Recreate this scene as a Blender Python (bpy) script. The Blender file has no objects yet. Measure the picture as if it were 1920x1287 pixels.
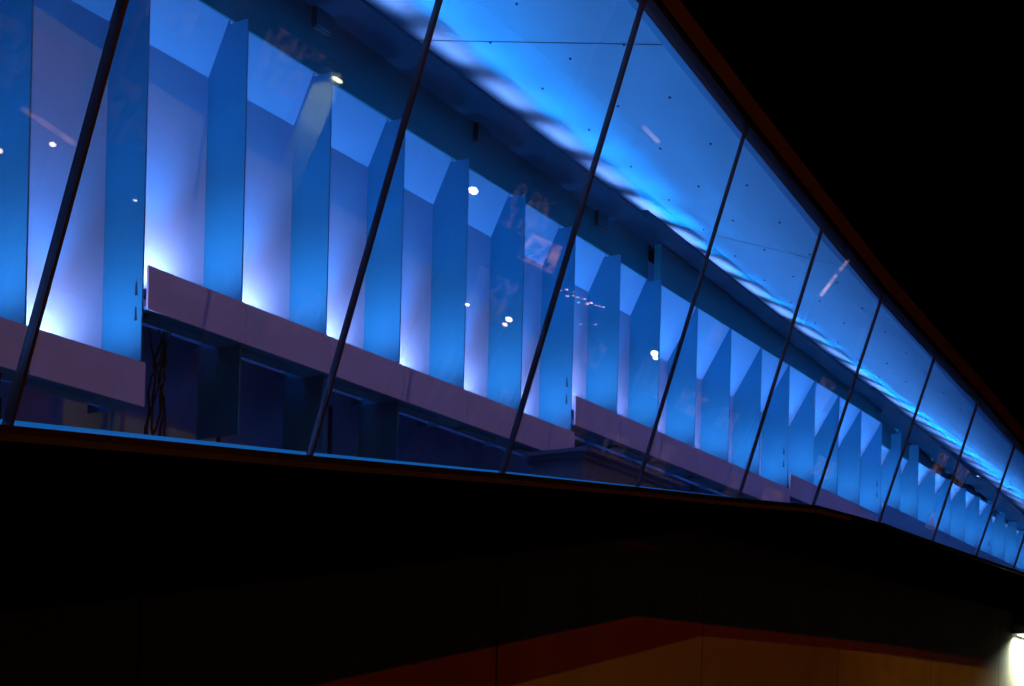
import bpy, bmesh, math, random
from mathutils import Vector, Matrix
random.seed(7)
sc = bpy.context.scene
COL = sc.collection
EYE = 1.6                      # heights below are measured from eye level, the ground lies at -EYE

# ------------------------------------------------------------------ camera
AZ = math.radians(31.87); ROLL = math.atan(.024)
fw = Vector((math.cos(AZ), math.sin(AZ), 0)); rt = Vector((math.sin(AZ), -math.cos(AZ), 0)); up = Vector((0, 0, 1))
cx = rt*math.cos(ROLL) + up*math.sin(ROLL); cy = up*math.cos(ROLL) - rt*math.sin(ROLL)
cam = bpy.data.cameras.new('camera'); camo = bpy.data.objects.new('camera', cam); COL.objects.link(camo)
m = Matrix((cx, cy, -fw)).transposed().to_4x4(); m.translation = Vector((0, 0, EYE)); camo.matrix_world = m
cam.sensor_width = 36; cam.lens = 52.5; cam.shift_y = .398; cam.clip_start = .05; cam.clip_end = 3000
sc.camera = camo

# ------------------------------------------------------------------ world and exposure (night)
w = bpy.data.worlds.new('World'); sc.world = w; w.use_nodes = True
nt = w.node_tree; bg = nt.nodes['Background']
sky = nt.nodes.new('ShaderNodeTexSky'); sky.sky_type = 'NISHITA'; sky.sun_disc = False
sky.sun_elevation = math.radians(-9); sky.sun_rotation = math.radians(200)
nt.links.new(sky.outputs[0], bg.inputs[0]); bg.inputs[1].default_value = .003
sc.view_settings.view_transform = 'Standard'; sc.view_settings.look = 'None'
sc.view_settings.exposure = .18; sc.view_settings.gamma = 1
sc.cycles.max_bounces = 10; sc.cycles.transparent_max_bounces = 16; sc.cycles.diffuse_bounces = 5
sc.cycles.sample_clamp_indirect = 4

# ------------------------------------------------------------------ helpers
def tag(o, label=None, cat=None, group=None, kind=None):
    if label: o['label'] = label
    if cat: o['category'] = cat
    if group: o['group'] = group
    if kind: o['kind'] = kind
    return o
def empty(name, loc, label, cat, group=None):
    o = bpy.data.objects.new(name, None); COL.objects.link(o); o.location = Vector(loc) + Vector((0, 0, EYE)); o.empty_display_size = .2
    return tag(o, label, cat, group)
def link(name, bm, mat, parent=None, smooth=False):
    bmesh.ops.recalc_face_normals(bm, faces=bm.faces)
    me = bpy.data.meshes.new(name); bm.to_mesh(me); bm.free()
    for p in me.polygons: p.use_smooth = smooth
    me.materials.append(mat)
    o = bpy.data.objects.new(name, me); COL.objects.link(o); o.location = (0, 0, EYE)
    if parent:
        o.parent = parent; o.location = Vector((0, 0, EYE)) - world_loc(parent)
    return o
def world_loc(o):
    v = o.location.copy()
    while o.parent: o = o.parent; v += o.location
    return v
def hexa(bm, A, B):
    """a solid between two quads A and B (4 points each)"""
    va = [bm.verts.new(p) for p in A]; vb = [bm.verts.new(p) for p in B]
    bm.faces.new(va[::-1]); bm.faces.new(vb)
    for i in range(4):
        j = (i+1) % 4; bm.faces.new((va[i], va[j], vb[j], vb[i]))
def box(bm, x0, x1, y0, y1, z0, z1):
    hexa(bm, [(x0,y0,z0),(x1,y0,z0),(x1,y1,z0),(x0,y1,z0)], [(x0,y0,z1),(x1,y0,z1),(x1,y1,z1),(x0,y1,z1)])
def nbox(*a):
    bm = bmesh.new(); box(bm, *a); return bm
def sweep(bm, path, prof):
    """solid with constant profile offsets (dy, dz) along a path of points (stays in planes of constant x)"""
    rings = [[bm.verts.new((p[0], p[1]+d[0], p[2]+d[1])) for d in prof] for p in path]
    n = len(prof)
    for a, b in zip(rings, rings[1:]):
        for i in range(n):
            bm.faces.new((a[i], a[(i+1) % n], b[(i+1) % n], b[i]))
    bm.faces.new(rings[0][::-1]); bm.faces.new(rings[-1])
def tube(bm, pts, r, n=8):
    pts = [Vector(p) for p in pts]; rings = []
    for i, p in enumerate(pts):
        t = (pts[min(i+1, len(pts)-1)] - pts[max(i-1, 0)]).normalized()
        a = t.cross(Vector((.31, .9, .2))).normalized(); b = t.cross(a)
        rr = r[i] if isinstance(r, (list, tuple)) else r
        rings.append([bm.verts.new(p + (a*math.cos(6.2832*k/n) + b*math.sin(6.2832*k/n))*rr) for k in range(n)])
    for A, B in zip(rings, rings[1:]):
        for k in range(n): bm.faces.new((A[k], A[(k+1) % n], B[(k+1) % n], B[k]))
    bm.faces.new(rings[0][::-1]); bm.faces.new(rings[-1])
def ball(bm, c, r, sz=1.0):
    bmesh.ops.create_uvsphere(bm, u_segments=16, v_segments=10, radius=r, matrix=Matrix.Translation(c) @ Matrix.Diagonal((1, 1, sz, 1)))

def paint(name, col, rough=.5, spec=.3, mottled=.06, scale=6, bump=.0, bscale=180, metal=0):
    mt = bpy.data.materials.new(name); mt.use_nodes = True
    n = mt.node_tree; b = n.nodes['Principled BSDF']
    b.inputs['Roughness'].default_value = rough; b.inputs['Specular IOR Level'].default_value = spec; b.inputs['Metallic'].default_value = metal
    tc = n.nodes.new('ShaderNodeTexCoord')
    nz = n.nodes.new('ShaderNodeTexNoise'); nz.inputs['Scale'].default_value = scale; nz.inputs['Detail'].default_value = 6
    n.links.new(tc.outputs['Object'], nz.inputs['Vector'])
    rp = n.nodes.new('ShaderNodeValToRGB')
    rp.color_ramp.elements[0].position = .3; rp.color_ramp.elements[1].position = .7
    rp.color_ramp.elements[0].color = tuple(c*(1-mottled) for c in col) + (1,)
    rp.color_ramp.elements[1].color = tuple(min(1, c*(1+mottled)) for c in col) + (1,)
    n.links.new(nz.outputs['Fac'], rp.inputs['Fac']); n.links.new(rp.outputs['Color'], b.inputs['Base Color'])
    if bump:
        n2 = n.nodes.new('ShaderNodeTexNoise'); n2.inputs['Scale'].default_value = bscale; n2.inputs['Detail'].default_value = 3
        n.links.new(tc.outputs['Object'], n2.inputs['Vector'])
        bp = n.nodes.new('ShaderNodeBump'); bp.inputs['Strength'].default_value = bump; bp.inputs['Distance'].default_value = .01
        n.links.new(n2.outputs['Fac'], bp.inputs['Height']); n.links.new(bp.outputs['Normal'], b.inputs['Normal'])
    return mt
def glow(name, col, strength, patchy=False):
    mt = bpy.data.materials.new(name); mt.use_nodes = True
    n = mt.node_tree; n.nodes.clear(); o = n.nodes.new('ShaderNodeOutputMaterial'); e = n.nodes.new('ShaderNodeEmission')
    e.inputs[0].default_value = col + (1,); e.inputs[1].default_value = strength
    if patchy:
        tc = n.nodes.new('ShaderNodeTexCoord'); z = n.nodes.new('ShaderNodeTexNoise'); z.inputs['Scale'].default_value = 2.2; z.inputs['Detail'].default_value = 4
        mr = n.nodes.new('ShaderNodeMapRange'); mr.inputs[1].default_value = .42; mr.inputs[2].default_value = .66; mr.inputs[3].default_value = 0; mr.inputs[4].default_value = strength*1.6
        n.links.new(tc.outputs['Object'], z.inputs['Vector']); n.links.new(z.outputs['Fac'], mr.inputs[0]); n.links.new(mr.outputs[0], e.inputs[1])
    n.links.new(e.outputs[0], o.inputs[0]); return mt
def glazing():
    mt = bpy.data.materials.new('clear_glass'); mt.use_nodes = True
    n = mt.node_tree; n.nodes.clear(); L = n.links
    o = n.nodes.new('ShaderNodeOutputMaterial'); mx = n.nodes.new('ShaderNodeMixShader')
    tr = n.nodes.new('ShaderNodeBsdfTransparent'); tr.inputs[0].default_value = (.94, .97, .985, 1)
    gl = n.nodes.new('ShaderNodeBsdfGlossy'); gl.inputs['Roughness'].default_value = 0; gl.inputs[0].default_value = (1, 1, 1, 1)
    ge = n.nodes.new('ShaderNodeNewGeometry'); ior = n.nodes.new('ShaderNodeMix'); ior.data_type = 'FLOAT'
    ior.inputs[2].default_value = 1.5; ior.inputs[3].default_value = 1/1.5
    L.new(ge.outputs['Backfacing'], ior.inputs[0])
    fr = n.nodes.new('ShaderNodeFresnel'); L.new(ior.outputs[0], fr.inputs['IOR'])
    L.new(fr.outputs[0], mx.inputs[0]); L.new(tr.outputs[0], mx.inputs[1]); L.new(gl.outputs[0], mx.inputs[2])
    # a thin film of dust, streaky and uneven
    tc = n.nodes.new('ShaderNodeTexCoord'); mp = n.nodes.new('ShaderNodeMapping'); mp.inputs['Scale'].default_value = (1.6, 1, .7)
    nz = n.nodes.new('ShaderNodeTexNoise'); nz.inputs['Scale'].default_value = 1.3; nz.inputs['Detail'].default_value = 9; nz.inputs['Roughness'].default_value = .66
    mr = n.nodes.new('ShaderNodeMapRange'); mr.inputs[1].default_value = .35; mr.inputs[2].default_value = .75; mr.inputs[3].default_value = .003; mr.inputs[4].default_value = .026
    L.new(tc.outputs['Object'], mp.inputs[0]); L.new(mp.outputs[0], nz.inputs['Vector']); L.new(nz.outputs['Fac'], mr.inputs[0])
    df = n.nodes.new('ShaderNodeBsdfDiffuse'); df.inputs[0].default_value = (.7, .62, .6, 1)
    tl = n.nodes.new('ShaderNodeBsdfTranslucent'); tl.inputs[0].default_value = (.7, .66, .66, 1)
    m2 = n.nodes.new('ShaderNodeMixShader'); L.new(df.outputs[0], m2.inputs[1]); L.new(tl.outputs[0], m2.inputs[2])
    m3 = n.nodes.new('ShaderNodeMixShader'); L.new(mr.outputs[0], m3.inputs[0]); L.new(mx.outputs[0], m3.inputs[1]); L.new(m2.outputs[0], m3.inputs[2])
    L.new(m3.outputs[0], o.inputs[0]); return mt
def lamp(name, kind, loc, col, power, parent, aim=None, radius=.03, angle=110, blend=.6, size=(.1, .1), spread=180):
    d = bpy.data.lights.new(name, kind); d.color = col; d.energy = power
    if kind == 'AREA': d.shape = 'RECTANGLE'; d.size, d.size_y = size; d.spread = math.radians(spread)
    else: d.shadow_soft_size = radius
    if kind == 'SPOT': d.spot_size = math.radians(angle); d.spot_blend = blend
    o = bpy.data.objects.new(name, d); COL.objects.link(o); o.parent = parent
    o.location = Vector(loc) + Vector((0, 0, EYE)) - world_loc(parent)
    if aim is not None: o.rotation_euler = Vector(aim).to_track_quat('-Z', 'Y').to_euler()
    return o

# ------------------------------------------------------------------ materials
M = dict(
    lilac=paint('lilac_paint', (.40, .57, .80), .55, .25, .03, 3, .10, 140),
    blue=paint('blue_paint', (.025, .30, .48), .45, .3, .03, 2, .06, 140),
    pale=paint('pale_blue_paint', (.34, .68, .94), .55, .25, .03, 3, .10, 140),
    floor=paint('floor_finish', (.42, .42, .46), .7, .2, .1, 4),
    tray=paint('tray_paint', (.58, .52, .74), .5, .3, .05, 5, .08, 160),
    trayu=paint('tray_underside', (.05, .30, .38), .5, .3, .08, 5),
    bulk=paint('bulkhead_paint', (.006, .25, .30), .6, .15, .06, 2, .05, 120),
    ledge=paint('ledge_paint', (.003, .032, .06), .6, .05, .06, 2),
    edge=paint('ceiling_edge', (.03, .26, .46), .7, .15, .05, 2),  # darker than the ceiling paint, shade on this strip put into its colour
    ceil=paint('ceiling_paint', (.10, .52, .80), .75, .15, .05, 1.2, .06, 90),
    seam=paint('seam_gap', (.05, .09, .14), .8, .1),
    dark=paint('dark_fixing', (.02, .03, .05), .6, .3),
    fix=paint('fixing_cap', (.03, .10, .22), .6, .2),
    plate=paint('bracket_plate', (.02, .36, .42), .5, .3),
    room=paint('room_wall', (.24, .42, .70), .8, .1, .25, 1.5),
    teal=paint('teal_board', (.02, .15, .22), .6, .2, .12, 3),
    alu=paint('dark_aluminium', (.035, .022, .026), .4, .4, .12, 8),
    frame=paint('navy_frame', (.003, .003, .010), .4, .2),
    trim=paint('brown_trim', (.06, .035, .06), .6, .25, .25, 5),
    eave=paint('eave_board', (.036, .016, .020), .6, .2, .3, 4),
    black=paint('black_cladding', (.0005, .0004, .0005), .5, .0, .3, 1.5),
    conc=paint('concrete', (.30, .25, .21), .85, .1, .14, 1.1, .25, 40),
    ground=paint('asphalt', (.018, .018, .019), .9, .2, .3, 3, .3, 60),
    steel=paint('grey_steel', (.18, .18, .19), .45, .4, .1, 4),
    cable=paint('black_cable', (.008, .008, .012), .5, .3),
    cab=paint('cabinet_paint', (.14, .17, .26), .5, .3, .08, 4),
    glass=glazing(),
    led=glow('blue_led', (.004, .11, .40), .85),  # self-lit colour standing in for a reflection along the sill
    cove=glow('cove_tube', (.30, .45, 1.0), 2),
)
UPCOL = (.46, .48, 1.0)

# ------------------------------------------------------------------ ground
bm = bmesh.new(); bm.faces.new([bm.verts.new(p) for p in ((-600,-600,-EYE),(600,-600,-EYE),(600,600,-EYE),(-600,600,-EYE))])
tag(link('ground', bm, M['ground']), kind='structure')

# ------------------------------------------------------------------ glazed facade, a plane leaning outwards
LEAN = .2524
def gy(z, off=0): return 7.5048 - LEAN*z + off
BOT = [(3.0, 1.47), (5.75, 1.80), (8.36, 2.09), (10.84, 2.38), (13.24, 2.645), (15.60, 2.90), (17.78, 3.15), (20.24, 3.275), (22.74, 3.34), (25.19, 3.41), (27.68, 3.48), (29.4, 3.52), (46, 4.0)]
TOP = [(3.0, 7.27), (6.25, 6.935), (8.83, 6.68), (11.31, 6.435), (13.66, 6.20), (16.0, 5.993), (18.24, 5.80), (20.70, 5.657), (23.10, 5.537), (25.66, 5.37), (27.97, 5.28), (30, 5.2), (46, 4.75)]
def interp(P, x):
    for (a, za), (b, zb) in zip(P, P[1:]):
        if x <= b: return za + (zb-za)*(x-a)/(b-a)
    return P[-1][1]
fac = empty('glass_facade', (17, 7, 3), 'long dusk-blue glazed wall leaning outwards between black soffit and black roof edge', 'glass wall')
for i in range(len(BOT)-2):
    (xa, za), (xb, zb) = BOT[i], BOT[i+1]; (xc, zc), (xd, zd) = TOP[i], TOP[i+1]
    g = .012
    f = [(xa+g, gy(za), za), (xb-g, gy(zb), zb), (xd-g, gy(zd), zd), (xc+g, gy(zc), zc)]
    bm = bmesh.new(); hexa(bm, f, [(x, y+.022, z+.0055) for x, y, z in f])
    link('glass_pane', bm, M['glass'], fac)
for i in range(1, len(BOT)-1):
    (xa, za), (xc, zc) = BOT[i], TOP[i]
    bm = bmesh.new(); h = .012 if i == 1 else (.009 if i < 4 else .007); f0, f1 = (-.035, .045) if i == 1 else ((-.022, .034) if i < 4 else (-.016, .026))
    def q(x, z, o0, o1): return [(x-h, gy(z, o0), z), (x+h, gy(z, o0), z), (x+h, gy(z, o1), z), (x-h, gy(z, o1), z)]
    hexa(bm, q(xa, za-.02, f0, f1), q(xc, zc+.01, f0, f1))
    link('mullion', bm, M['alu'], fac)
PB = [(x, gy(z), z) for x, z in BOT]; PT = [(x, gy(z), z) for x, z in TOP]
bm = bmesh.new(); sweep(bm, PT, [(-.05, -.012), (.08, -.012), (.08, .055), (-.05, .055)]); link('top_frame', bm, M['frame'], fac)
bm = bmesh.new(); sweep(bm, PT, [(-.075, .045), (-.053, .045), (-.053, .26), (-.075, .26)]); link('top_trim', bm, M['eave'], fac)
bm = bmesh.new(); sweep(bm, PB, [(-.06, -.055), (.10, -.055), (.10, -.004), (-.06, -.004)]); link('bottom_frame', bm, M['frame'], fac)
kx = [p for p in PB if p[0] <= 17.8] + [(18.9, gy(3.21), 3.21)]
bm = bmesh.new()
rings = []
for p in kx:
    d = .040 if p[0] < 15 else (.045 if p[0] < 18 else .04)
    rings.append([bm.verts.new((p[0], p[1]+dy, p[2]+dz)) for dy, dz in ((-.085, -.057), (-.03, -.057), (-.03, -.057-d), (-.075, -.057-d))])
for a, b in zip(rings, rings[1:]):
    for i in range(4): bm.faces.new((a[i], a[(i+1) % 4], b[(i+1) % 4], b[i]))
bm.faces.new(rings[0]); bm.faces.new(rings[-1]); link('bottom_trim', bm, M['trim'], fac)
bm = bmesh.new(); rings = []  # glowing strip added where the bottom glazing only mirrors the ceiling
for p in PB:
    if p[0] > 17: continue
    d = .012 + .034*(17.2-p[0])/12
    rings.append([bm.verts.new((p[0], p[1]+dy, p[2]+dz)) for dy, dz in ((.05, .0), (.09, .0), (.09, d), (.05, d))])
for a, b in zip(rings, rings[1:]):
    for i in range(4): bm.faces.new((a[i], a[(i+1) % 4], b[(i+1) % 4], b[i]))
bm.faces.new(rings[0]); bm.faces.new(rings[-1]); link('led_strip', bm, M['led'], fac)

# ------------------------------------------------------------------ roof overhang and floor slab, black cladding
bm = bmesh.new(); R = []
for x, z in TOP: R.append([bm.verts.new(p) for p in ((x, gy(z)-.052, z+.335), (x, gy(z)+1.2, z+.74), (x, gy(z)-.34, z+.48), (x, gy(z)-.40, z+.38))])
for a, b in zip(R, R[1:]):
    for i in range(4): bm.faces.new((a[i], a[(i+1) % 4], b[(i+1) % 4], b[i]))
bm.faces.new(R[0]); bm.faces.new(R[-1])
tag(link('roof_overhang', bm, M['black']), 'black projecting roof overhang above the glazing at upper right', 'roof')
bm = bmesh.new(); R = []
for x, z in BOT:
    e = 3.0 + (.188 if x < 17.78 else .037)*(x-17.78)  # unseen lower edge, sloped for the shadow it casts on the wall
    R.append([bm.verts.new(p) for p in ((x, gy(z)-.03, z-.058), (x, 6.70, e), (x, 9.0, e+.12), (x, 9.9, z-.058))])
for a, b in zip(R, R[1:]):
    for i in range(4): bm.faces.new((a[i], a[(i+1) % 4], b[(i+1) % 4], b[i]))
bm.faces.new(R[0]); bm.faces.new(R[-1])
tag(link('floor_slab', bm, M['black']), 'black clad floor slab and soffit under the glazed wall', 'floor slab')

bm = bmesh.new(); R = []
for x, z in BOT: R.append([bm.verts.new(p) for p in ((x, gy(z, .13), z-.052), (x, 9.895, z-.052), (x, 9.895, z-.02), (x, gy(z, .13), z-.02))])
for a, b in zip(R, R[1:]):
    for i in range(4): bm.faces.new((a[i], a[(i+1) % 4], b[(i+1) % 4], b[i]))
bm.faces.new(R[0]); bm.faces.new(R[-1]); tag(link('floor', bm, M['floor']), kind='structure')

# ------------------------------------------------------------------ illuminated niche wall inside, six stepped sections
BAY = 1.1408; X0 = 8.454
def FX(k): return X0 + BAY*k
YF, YA = 8.80, 9.24
SECT = [(-4, 0, 2.990, 'nearest, lowest section of blue-lit niches at the left edge of the photo'),
        (1, 6, 3.766, 'widest-looking six-niche section with dark kneehole and hanging cables under its tray'),
        (7, 12, 4.206, 'six-niche section of blue-lit wall, its tray crossed by the middle of the view'),
        (13, 16, 4.444, 'short four-niche section with pointed fins right of centre'),
        (17, 23, 4.690, 'seven-niche section whose first two fins stand taller than the rest'),
        (24, 30, 4.700, 'farthest niche section running out at the right edge of the photo')]
def bay_type(k):
    # fold height, depth and height of the folded panel's top edge, height of the fin
    if k <= 8: return 5.80, YF+.47*.44, 6.262, 6.213
    if k <= 16: return 5.456, YF+.016, 6.16, 6.155
    if k <= 18: return 5.456, YF+.46*.44, 5.92, 6.185
    if k <= 23: return 5.456, YF+.10, 5.90, 5.885
    return 5.40, YF+.45*.44, 5.75, 5.85
def fin_mesh(z0, z1): return nbox(-.008, .008, YF, YA-.004, z0, z1)
for a, b, zt, label in SECT:
    s = empty('niche_wall', (FX((a+b)/2), YF, zt), label, 'lit wall', 'blue niche wall sections behind the glass')
    for k in range(a, b+1):
        xl, xr = FX(k-1), FX(k)
        zf, yt, ztop, fin = bay_type(k)
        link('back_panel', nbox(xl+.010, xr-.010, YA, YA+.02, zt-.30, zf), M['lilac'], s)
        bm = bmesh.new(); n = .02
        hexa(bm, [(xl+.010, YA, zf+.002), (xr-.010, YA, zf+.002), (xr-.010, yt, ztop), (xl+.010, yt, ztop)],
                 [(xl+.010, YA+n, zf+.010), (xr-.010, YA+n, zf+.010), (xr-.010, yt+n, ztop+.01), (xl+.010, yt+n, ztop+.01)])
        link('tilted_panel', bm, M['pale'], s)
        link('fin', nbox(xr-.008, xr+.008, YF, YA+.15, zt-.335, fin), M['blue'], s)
        link('tray_panel', nbox(xl+.005, xr-.005, 8.745, 8.765, zt-.345, zt), M['tray'], s)
        u = link('uplight', nbox(xl+.20, xl+.52, 8.93, 9.05, zt-.16, zt-.10), M['steel'], s)
        lamp('uplight_beam', 'SPOT', (xl+.48, 8.985, zt-.05), UPCOL, 56, u, aim=(.10, .02, 1), radius=.05, angle=165, blend=.9)
        lamp('throw_beam', 'SPOT', (xl+.46, 8.90, zt-.09), (.02, .33, 1.0), 150, u, aim=(.06, .07, 1), radius=.04, angle=52, blend=.9)
    link('tray_base', nbox(FX(a-1)+.01, FX(b)-.005, 8.766, 9.06, zt-.343, zt-.315), M['trayu'], s)
    for k in range(a, b+1):
        xl = FX(k-1)
        link('ballast_box', nbox(xl+.10, xl+.72, 8.84, 8.98, zt-.378, zt-.344), M['trayu'], s)
    xe = FX(b)
    for dz in ((.40, .60) if b < 20 else (.3,)):
        bm = bmesh.new()
        hexa(bm, [(xe-.014, 8.85, zt+dz-.05), (xe-.009, 8.85, zt+dz-.05), (xe-.009, 8.875, zt+dz-.05), (xe-.014, 8.875, zt+dz-.05)],
                 [(xe-.012, 8.86, zt+dz+.06), (xe-.009, 8.86, zt+dz+.06), (xe-.009, 8.87, zt+dz+.06), (xe-.012, 8.87, zt+dz+.06)])
        link('latch', bm, M['dark'], s)
    if a == 1:
        for k, zb in ((1, 2.65), (2, 2.2), (3, 2.3)):
            link('lower_fin', nbox(FX(k)-.012, FX(k)+.012, YF, YA+.04, zb, zt-.345), M['teal'], s)

# wall at the back of the space under the trays
tag(link('room_wall', nbox(2.5, 46, 9.9, 10.0, 1.0, 7.6), M['room']), 'dim back wall seen in the dark space below the niche trays', 'wall')

# ------------------------------------------------------------------ bulkhead, cove ledge and its tubes
LEDGE = [((3.0, 6.99), (16.45, 6.628), 8.45), ((16.46, 6.705), (25.2, 6.366), 8.45), ((25.21, 6.43), (32.5, 5.965), 8.45), ((32.51, 6.10), (42, 5.45), 8.45)]
bk = empty('bulkhead', (18, 8.8, 6.6), 'dark teal bulkhead beam with projecting cove ledge between niches and ceiling', 'beam')
def ledge_z(x):
    for (a, za), (b, zb), y in LEDGE:
        if x <= b: return za + (zb-za)*(x-a)/(b-a)
    return zb
def face(x0, x1, y, z0):
    bm = bmesh.new()
    hexa(bm, [(x0, y, z0), (x1, y, z0), (x1, y+.1, z0), (x0, y+.1, z0)],
         [(x0, y, ledge_z(x0+.02)+.11), (x1, y, ledge_z(x1-.02)+.11), (x1, y+.1, ledge_z(x1-.02)+.11), (x0, y+.1, ledge_z(x0+.02)+.11)])
    link('bulkhead_panel', bm, M['bulk'], bk)
xs = [3.0, FX(0), FX(4), 16.455, FX(8)-.009]
for p, q_ in zip(xs, xs[1:]): face(p+.002, q_-.002, 8.992, 6.25)
xs = [FX(8)-.009, FX(12), FX(14), FX(16)+.010]
for p, q_ in zip(xs, xs[1:]): face(p+.002, q_-.002, 8.806, 6.157)
xs = [FX(16)+.012, FX(19), 32.505, FX(23)+.01, 42]
for p, q_ in zip(xs, xs[1:]): face(p+.002, q_-.002, 8.99 if q_ < 40 else 9.0, 5.885 if q_ < 40 else 5.752)
for (xa, za), (xb, zb), y in LEDGE:
    bm = bmesh.new()
    hexa(bm, [(xa, y, za-.018), (xa, 9.3, za+.08), (xa, 9.3, za+.11), (xa, y, za+.012)],
             [(xb, y, zb-.018), (xb, 9.3, zb+.08), (xb, 9.3, zb+.11), (xb, y, zb+.012)])
    link('cove_ledge', bm, M['ledge'], bk)
k = -4
while FX(k) < 40:
    x0, x1 = FX(k)+.16, FX(k+1)-.02
    z0, z1 = ledge_z(x0)+.085, ledge_z(x1)+.085
    bm = bmesh.new(); tube(bm, [(x0, 8.60, z0-.02), (x1, 8.60, z1-.02)], .014); ct = link('cove_tube', bm, M['cove'], bk, True)
    zc = (z0+z1)/2; far = 1 + .9*min(1, max(0, (FX(k)-15)/12))   # throw lights boosted to brighten the far ceiling
    lamp('cove_beam', 'AREA', (FX(k)+.60, 8.82, zc+.055), (1.0, .50, 1.0), 1.5, ct, aim=(0, -.5, .86), size=(.70, .16), spread=120)
    lamp('cove_throw', 'AREA', (FX(k+.5), 8.95, zc), (.0, .40, 1.0), 6.8*far, ct, aim=(0, -1, .05), size=(1.0, .05), spread=72)
    k += 1
for i in range(4):
    x = 10.66 + 2.72*i; z = ledge_z(x)
    o = empty('hanging_bracket', (x, 8.7, z-.03), ['small teal box bracket under the ledge near the top edge of the photo', 'small teal box bracket under the ledge above the second glass bay',
        'small teal box bracket under the ledge left of the fourth mullion', 'farthest small box bracket under the ledge'][i], 'bracket', 'brackets under the cove ledge')
    link('plate', nbox(x, x+.225, 8.93, 8.985, z-.135, z+.05), M['bulk'], o)
    link('edge_strip', nbox(x-.014, x-.002, 8.935, 8.988, z-.135, z+.05), M['dark'], o)
    link('edge_strip', nbox(x, x+.225, 8.935, 8.988, z-.150, z-.137), M['dark'], o)

# ------------------------------------------------------------------ ceiling
CF = [(3, 7.46), (5, 7.27), (8, 6.955), (11.56, 6.602), (12.77, 6.477), (16.6, 6.11), (19, 5.955), (21.56, 5.807), (24.57, 5.59), (27, 5.50), (30, 5.40), (42, 5.05)]
def ceil_pt(x, t):
    zf = interp(CF, x); yf = gy(zf, .35)
    zb = max(interp([(3, 7.86), (12, 7.36), (18, 7.28), (25, 7.18), (33, 6.9), (42, 6.4)], x), zf+.1)
    return (x, yf + (9.6-yf)*t, zf + (zb-zf)*t)
bm = bmesh.new(); N = 60; T = 10; G = []
for i in range(N+1):
    x = 3 + 39*i/N; G.append([bm.verts.new(ceil_pt(x, j/T)) for j in range(T+1)])
for i in range(N):
    for j in range(T): bm.faces.new((G[i][j], G[i+1][j], G[i+1][j+1], G[i][j+1]))
ceil = tag(link('ceiling', bm, M['ceil'], None, True), kind='structure')
for xq, dx in ((6.9, 0), (12.31, 0), (17.65, 0), (23.68, 0), (29.5, 0)):
    bm = bmesh.new(); row = []
    for j in range(T+1):
        p = ceil_pt(xq, j/T); row.append((bm.verts.new((p[0]-.007, p[1], p[2]-.004)), bm.verts.new((p[0]+.007, p[1], p[2]-.004))))
    for a_, b_ in zip(row, row[1:]): bm.faces.new((a_[0], a_[1], b_[1], b_[0]))
    link('ceiling_seam', bm, M['seam'], ceil)
bm = bmesh.new(); R = []
for x, z in CF:
    zt = interp(TOP, x)
    R.append([bm.verts.new(p) for p in ((x, gy(z, .35)-.001, z-.002), (x, gy(z, .35)-.001, z+.05), (x, gy(zt)+.081, zt+.05), (x, gy(zt)+.081, zt+.012))])
for a, b in zip(R, R[1:]):
    for i in range(4): bm.faces.new((a[i], a[(i+1) % 4], b[(i+1) % 4], b[i]))
link('edge_strip', bm, M['edge'], ceil)
disc = bmesh.new(); bmesh.ops.create_cone(disc, cap_ends=True, segments=12, radius1=.011, radius2=.014, depth=.014)
for f in disc.faces: f.smooth = False
dme = bpy.data.meshes.new('ceiling_fixing'); disc.to_mesh(dme); disc.free(); dme.materials.append(M['fix'])
for i in range(17):
    for t in (.12, .34, .56):
        x = 8.2 + 1.03*i; p = ceil_pt(x + (.3 if t == .34 else 0), t)
        o = bpy.data.objects.new('ceiling_fixing', dme); COL.objects.link(o); o.location = (p[0], p[1], p[2]+EYE-.008)
        tag(o, 'tiny dark round fixing set in the blue-lit sloping ceiling', 'ceiling fixing', 'dark fixings dotted over the ceiling')

# ------------------------------------------------------------------ things under the trays
o = empty('cable_bundle', (9.0, 9.3, 3.0), 'dark bundle of cables hanging under the tray of the nearest raised niches', 'cables')
for i in range(6):
    r = random.Random(i); pts = []
    for j in range(9):
        t = j/8; pts.append((9.02 + .09*math.sin(3*t+i) + r.uniform(-.03, .03) + .10*(i-2.5)*(1-t)*.5 - .08*t, 9.15 + .04*math.cos(i+4*t), 3.44 - 1.1*t + r.uniform(-.01, .01)))
    bm = bmesh.new(); tube(bm, pts, .011, 6); link('cable', bm, M['cable'], o, True)
bm = bmesh.new(); box(bm, 8.78, 9.04, 9.02, 9.2, 2.28, 2.40)
link('junction_box', bm, M['cable'], o)
bm = bmesh.new(); hexa(bm, [(6.98, 8.9, 1.9), (7.04, 8.9, 1.9), (7.04, 8.96, 1.9), (6.98, 8.96, 1.9)], [(7.14, 8.9, 2.64), (7.20, 8.9, 2.64), (7.20, 8.96, 2.64), (7.14, 8.96, 2.64)])
tag(link('tray_leg', bm, M['dark']), 'thin dark slanted leg under the nearest tray at left', 'leg')
for x, z0, lab in ((10.15, 2.0, 'dark upright conduit in the space beside the cables'), (11.75, 2.2, 'dark upright conduit under the third raised niche'), (7.7, 1.7, 'dark upright conduit under the lowest tray')):
    bm = bmesh.new(); tube(bm, [(x, 9.55, z0), (x, 9.55, 3.42 if x > 8 else 2.64)], .022); tag(link('conduit', bm, M['cable'], None, True), lab, 'conduit')
o = empty('cabinet', (15.5, 7.8, 2.7), 'low dark blue cabinet with stepped cornice just inside the glass', 'cabinet')
link('body', nbox(13.75, 15.85, 7.75, 8.35, 2.4, 3.11), M['cab'], o)
link('cornice', nbox(13.70, 15.90, 7.70, 8.38, 3.111, 3.16), M['cab'], o)
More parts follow.
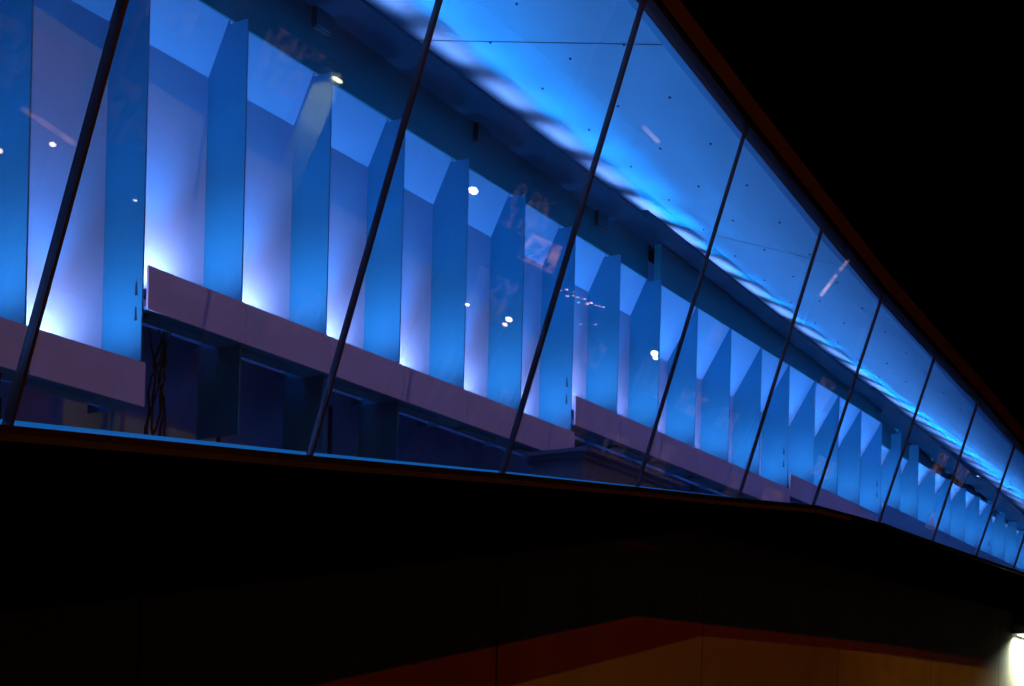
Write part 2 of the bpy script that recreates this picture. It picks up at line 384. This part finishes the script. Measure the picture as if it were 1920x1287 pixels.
link('top', nbox(13.63, 15.97, 7.63, 8.42, 3.161, 3.20), M['cab'], o)

# ------------------------------------------------------------------ concrete wall under the soffit, with its lamp
lw = empty('concrete_wall', (20, 9, -EYE), 'warm-lit concrete panel wall below the black soffit at lower right', 'wall')
seams = [-8, -2.4, 3.2, 8.7, 14.1, 19.565, 25.22, 30.82, 36.4, 42, 48]
def soffit_z(x): return 3.0 + (.188 if x < 17.78 else .037)*(x-17.78) + .118
def wall_piece(x0, x1, y0, y1, drop):
    xs = [x0] + ([17.78] if x0 < 17.78 < x1 else []) + [x1]
    bm = bmesh.new(); R = []
    for x in xs: R.append([bm.verts.new(p) for p in ((x, y0, -EYE+.02), (x, y1, -EYE+.02), (x, y1, max(soffit_z(x)-drop, -EYE+.1)), (x, y0, max(soffit_z(x)-drop, -EYE+.1)))])
    for p, q_ in zip(R, R[1:]):
        for i in range(4): bm.faces.new((p[i], p[(i+1) % 4], q_[(i+1) % 4], q_[i]))
    bm.faces.new(R[0]); bm.faces.new(R[-1]); return bm
for a, b in zip(seams, seams[1:]):
    link('wall_panel', wall_piece(a+.016, b-.016, 9.0, 9.2, 0), M['conc'], lw)
link('wall_core', wall_piece(-7.9, 47.9, 9.03, 9.19, .02), M['dark'], lw)
wl = empty('wall_lamp', (38.9, 8.8, 3.2), 'bright greenish white wall lamp washing the concrete at the lower right corner', 'wall lamp')
link('housing', nbox(37.55, 40.2, 8.60, 8.985, 3.16, 3.36), M['steel'], wl)
link('bracket', nbox(38.7, 38.9, 8.70, 8.985, 3.361, 3.47), M['steel'], wl)
lens = link('lens', nbox(37.75, 40.1, 8.74, 8.90, 3.135, 3.158), glow('lamp_lens', (.80, 1.0, .74), 6), wl)
lamp('lamp_beam', 'AREA', (38.95, 8.78, 3.13), (.80, 1.0, .74), 480, lens, aim=(0, .10, -1), size=(2.3, .14), spread=150)

# ------------------------------------------------------------------ street lamps that light the place
def street_lamp(L, col, power, label, aim=(0, .75, -.55), angle=150, blend=.3):
    x, y, z = L
    o = empty('street_lamp', (x, y-1.4, -EYE), label, 'street lamp', 'sodium street lamps across the pavement')
    bm = bmesh.new(); tube(bm, [(x, y-1.4, -EYE), (x, y-1.4, -EYE+1), (x, y-1.4, z+.1)], [.13, .11, .06], 12); link('pole', bm, M['steel'], o, True)
    bm = bmesh.new(); tube(bm, [(x, y-1.4, z), (x, y-1.25, z+.18), (x, y-.9, z+.25), (x, y-.3, z+.22)], [.05, .045, .04, .035], 10); link('arm', bm, M['steel'], o, True)
    h = link('head', nbox(x-.16, x+.16, y-.4, y+.3, z+.12, z+.26), M['steel'], o)
    ln = link('lens', nbox(x-.12, x+.12, y-.25, y+.25, z+.08, z+.118), glow('sodium_lens', col, 12), h)
    lamp('lamp_beam', 'SPOT', (x, y, z+.03), col, power, ln, aim=aim, radius=.05, angle=angle, blend=blend)
street_lamp((19.8, -9.3, 11.3), (1.0, .04, .0), 760, 'tall deep orange street lamp facing the bend in the slab')
street_lamp((5.5, -9.3, 12.0), (1.0, .50, .01), 1200, 'tall amber street lamp left of the deep orange one')
street_lamp((33.0, -9.3, 12.9), (1.0, .42, .01), 1380, 'tall amber street lamp at the far end of the facade', aim=(0, 18.3, -12.5), angle=46, blend=.8)  # fill lamp added for the far wall, cone narrowed to limit its shadow

# lamps across the road, whose images stand in the glass
def globe_lamp(hit, dirn, Y, r, col, s, label, twin=False):
    t = (hit[1]-Y); x = hit[0]+dirn[0]*t; z = hit[2]+dirn[2]*t
    o = empty('globe_lamp', (x, Y, -EYE), label, 'street lamp', 'globe lamps across the road')
    bm = bmesh.new(); tube(bm, [(x, Y-.02, -EYE), (x, Y-.02, z-r)], [.06, .035], 10); link('pole', bm, M['cable'], o, True)
    bm = bmesh.new(); ball(bm, (x, Y, z), r, .8); link('globe', bm, glow('globe_glass', col, s), o, True)
    if twin: bm = bmesh.new(); ball(bm, (x+twin[0], Y, z+twin[1]), r*.7, .8); link('globe', bm, glow('globe_glass', col, s*.7), o, True)
    bm = bmesh.new(); ball(bm, (x, Y, z+r*.95), r*.7, .3); link('cap', bm, M['steel'], o, True)
globe_lamp((9.57, 6.42, 4.31), (1.244, -1, .097), -8, .095, (1, .93, .72), 22, 'white globe lamp mirrored above the middle niches')
globe_lamp((12.94, 6.53, 3.87), (1.707, -1, .041), -8, .09, (1, .93, .70), 22, 'twin white globe lamp mirrored beside the fourth mullion', (.16, -.10))
globe_lamp((10.42, 6.61, 3.56), (1.389, -1, 0.0), -8, .075, (1, .80, .55), 16, 'twin warm globe lamp mirrored low between two niches', (-.06, -.15))
globe_lamp((9.82, 6.62, 3.52), (1.31, -1, -.005), -8, .04, (1, .72, .5), 22, 'small warm globe lamp mirrored left of the low warm one')
globe_lamp((5.70, 6.66, 3.33), (.766, -1, -.031), -8, .045, (1, .72, .5), 22, 'small warm globe lamp mirrored near the left edge')
globe_lamp((5.37, 6.70, 3.19), (.725, -1, -.051), -8, .05, (1, .55, .35), 20, 'small amber globe lamp mirrored at the very left edge')
globe_lamp((6.35, 6.69, 3.23), (.856, -1, -.044), -8, .025, (.8, .85, 1), 14, 'tiny cool globe lamp mirrored on the first raised fin')


p = empty('lamp_pillar', (22.2, -8.2, -EYE), 'pale pillar with a small greenish lamp at its top across the road', 'pillar')
link('shaft', nbox(21.86, 22.52, -8.3, -8.0, -EYE, 6.25), M['conc'], p)
link('cap', nbox(21.80, 22.58, -8.36, -7.94, 6.252, 6.33), M['steel'], p)
lh = link('lamp_head', nbox(22.27, 22.43, -7.99, -7.89, 6.13, 6.19), glow('pillar_lamp', (.80, 1.0, .62), 12), p)
lamp('pillar_beam', 'SPOT', (22.30, -7.80, 6.10), (.60, 1.0, .42), 480, lh, aim=(-.15, -.35, -1), radius=.04, angle=110, blend=.8)
sg = empty('shop_sign', (30.9, -8, 4.8), 'plain lit orange hanging sign board across the road', 'sign')
def slab_poly(pts, y0, y1):
    bm = bmesh.new(); hexa(bm, [(a, y0, b) for a, b in pts], [(a, y1, b) for a, b in pts]); return bm
link('sign_face', slab_poly([(30.09, 4.93), (31.60, 4.98), (31.52, 5.66), (30.23, 5.57)], -8.06, -8.0), glow('sign_glow', (1, .45, .30), .9, True), sg)
link('sign_frame', slab_poly([(30.02, 4.86), (31.68, 4.91), (31.59, 5.73), (30.15, 5.64)], -8.12, -8.065), M['steel'], sg)
link('sign_post', nbox(30.8, 30.9, -8.2, -8.125, -EYE, 5.6), M['cable'], sg)
def tube_lamp(a, b, col, s, label):
    o = empty('neon_tube', a, label, 'neon tube', 'neon tubes across the road')
    bm = bmesh.new(); tube(bm, [a, b], .05); link('tube', bm, glow('neon_glow', col, s, True), o, True)
    bm = bmesh.new(); tube(bm, [(a[0], a[1]-.12, -EYE), (a[0], a[1]-.12, a[2])], .05); link('stand', bm, M['cable'], o, True)
tube_lamp((45.67, -8, 8.46), (46.24, -8, 9.84), (1, .62, .62), 1.1, 'tall slanted pinkish neon tube on a dark stand')
tube_lamp((16.19, -8, 3.20), (17.32, -8, 3.03), (1, .42, .25), 1.1, 'low orange neon tube near the start of the road')
tube_lamp((32.48, -8, 9.06), (33.40, -8, 9.00), (1, .7, .66), .8, 'short high pinkish neon tube on a dark stand')
sl = empty('string_lights', (33.3, -8, 4.9), 'string of small coloured bulbs hung across the road', 'string lights')
bm = bmesh.new(); tube(bm, [(31.9, -8, 4.95), (32.8, -8, 4.84), (33.6, -8, 4.85), (34.8, -8, 5.1)], .008, 6); link('wire', bm, M['cable'], sl, True)
rr = random.Random(5)
cols = [(1, .4, .45), (1, .75, .75), (.9, .6, 1), (.3, .9, 1), (1, .5, .6), (1, .9, .8)]
for i in range(15):
    x = 32.2 + 2.2*rr.random(); r0 = rr.choice((.016, .022, .03))
    bm = bmesh.new(); ball(bm, (x, -8, 4.80 + .03*(x-32.2) + rr.uniform(-.14, .05) - (.5 if i > 12 else 0)), r0); link('bulb', bm, glow('bulb_glow', cols[i % 6], 7), sl, True)
ob = empty('opposite_building', (70, -25, -EYE), 'dim building across the road with some warm lit windows', 'building')
link('wall', nbox(24, 130, -32, -25, -EYE, 13), M['conc'], ob)
for i in range(20):
    for j in range(3):
        if rr.random() < .36:
            x = 26 + 5*i; z = -.4 + 3.6*j
            f_ = link('window', nbox(x, x+rr.choice((1.4, 2.2, 3.0)), -24.99, -24.95, z, z+rr.choice((1.2, 1.8))), glow('window_glow', (1, .48, .26), rr.uniform(.05, .15), True), ob)
sc.cycles.use_light_tree = True
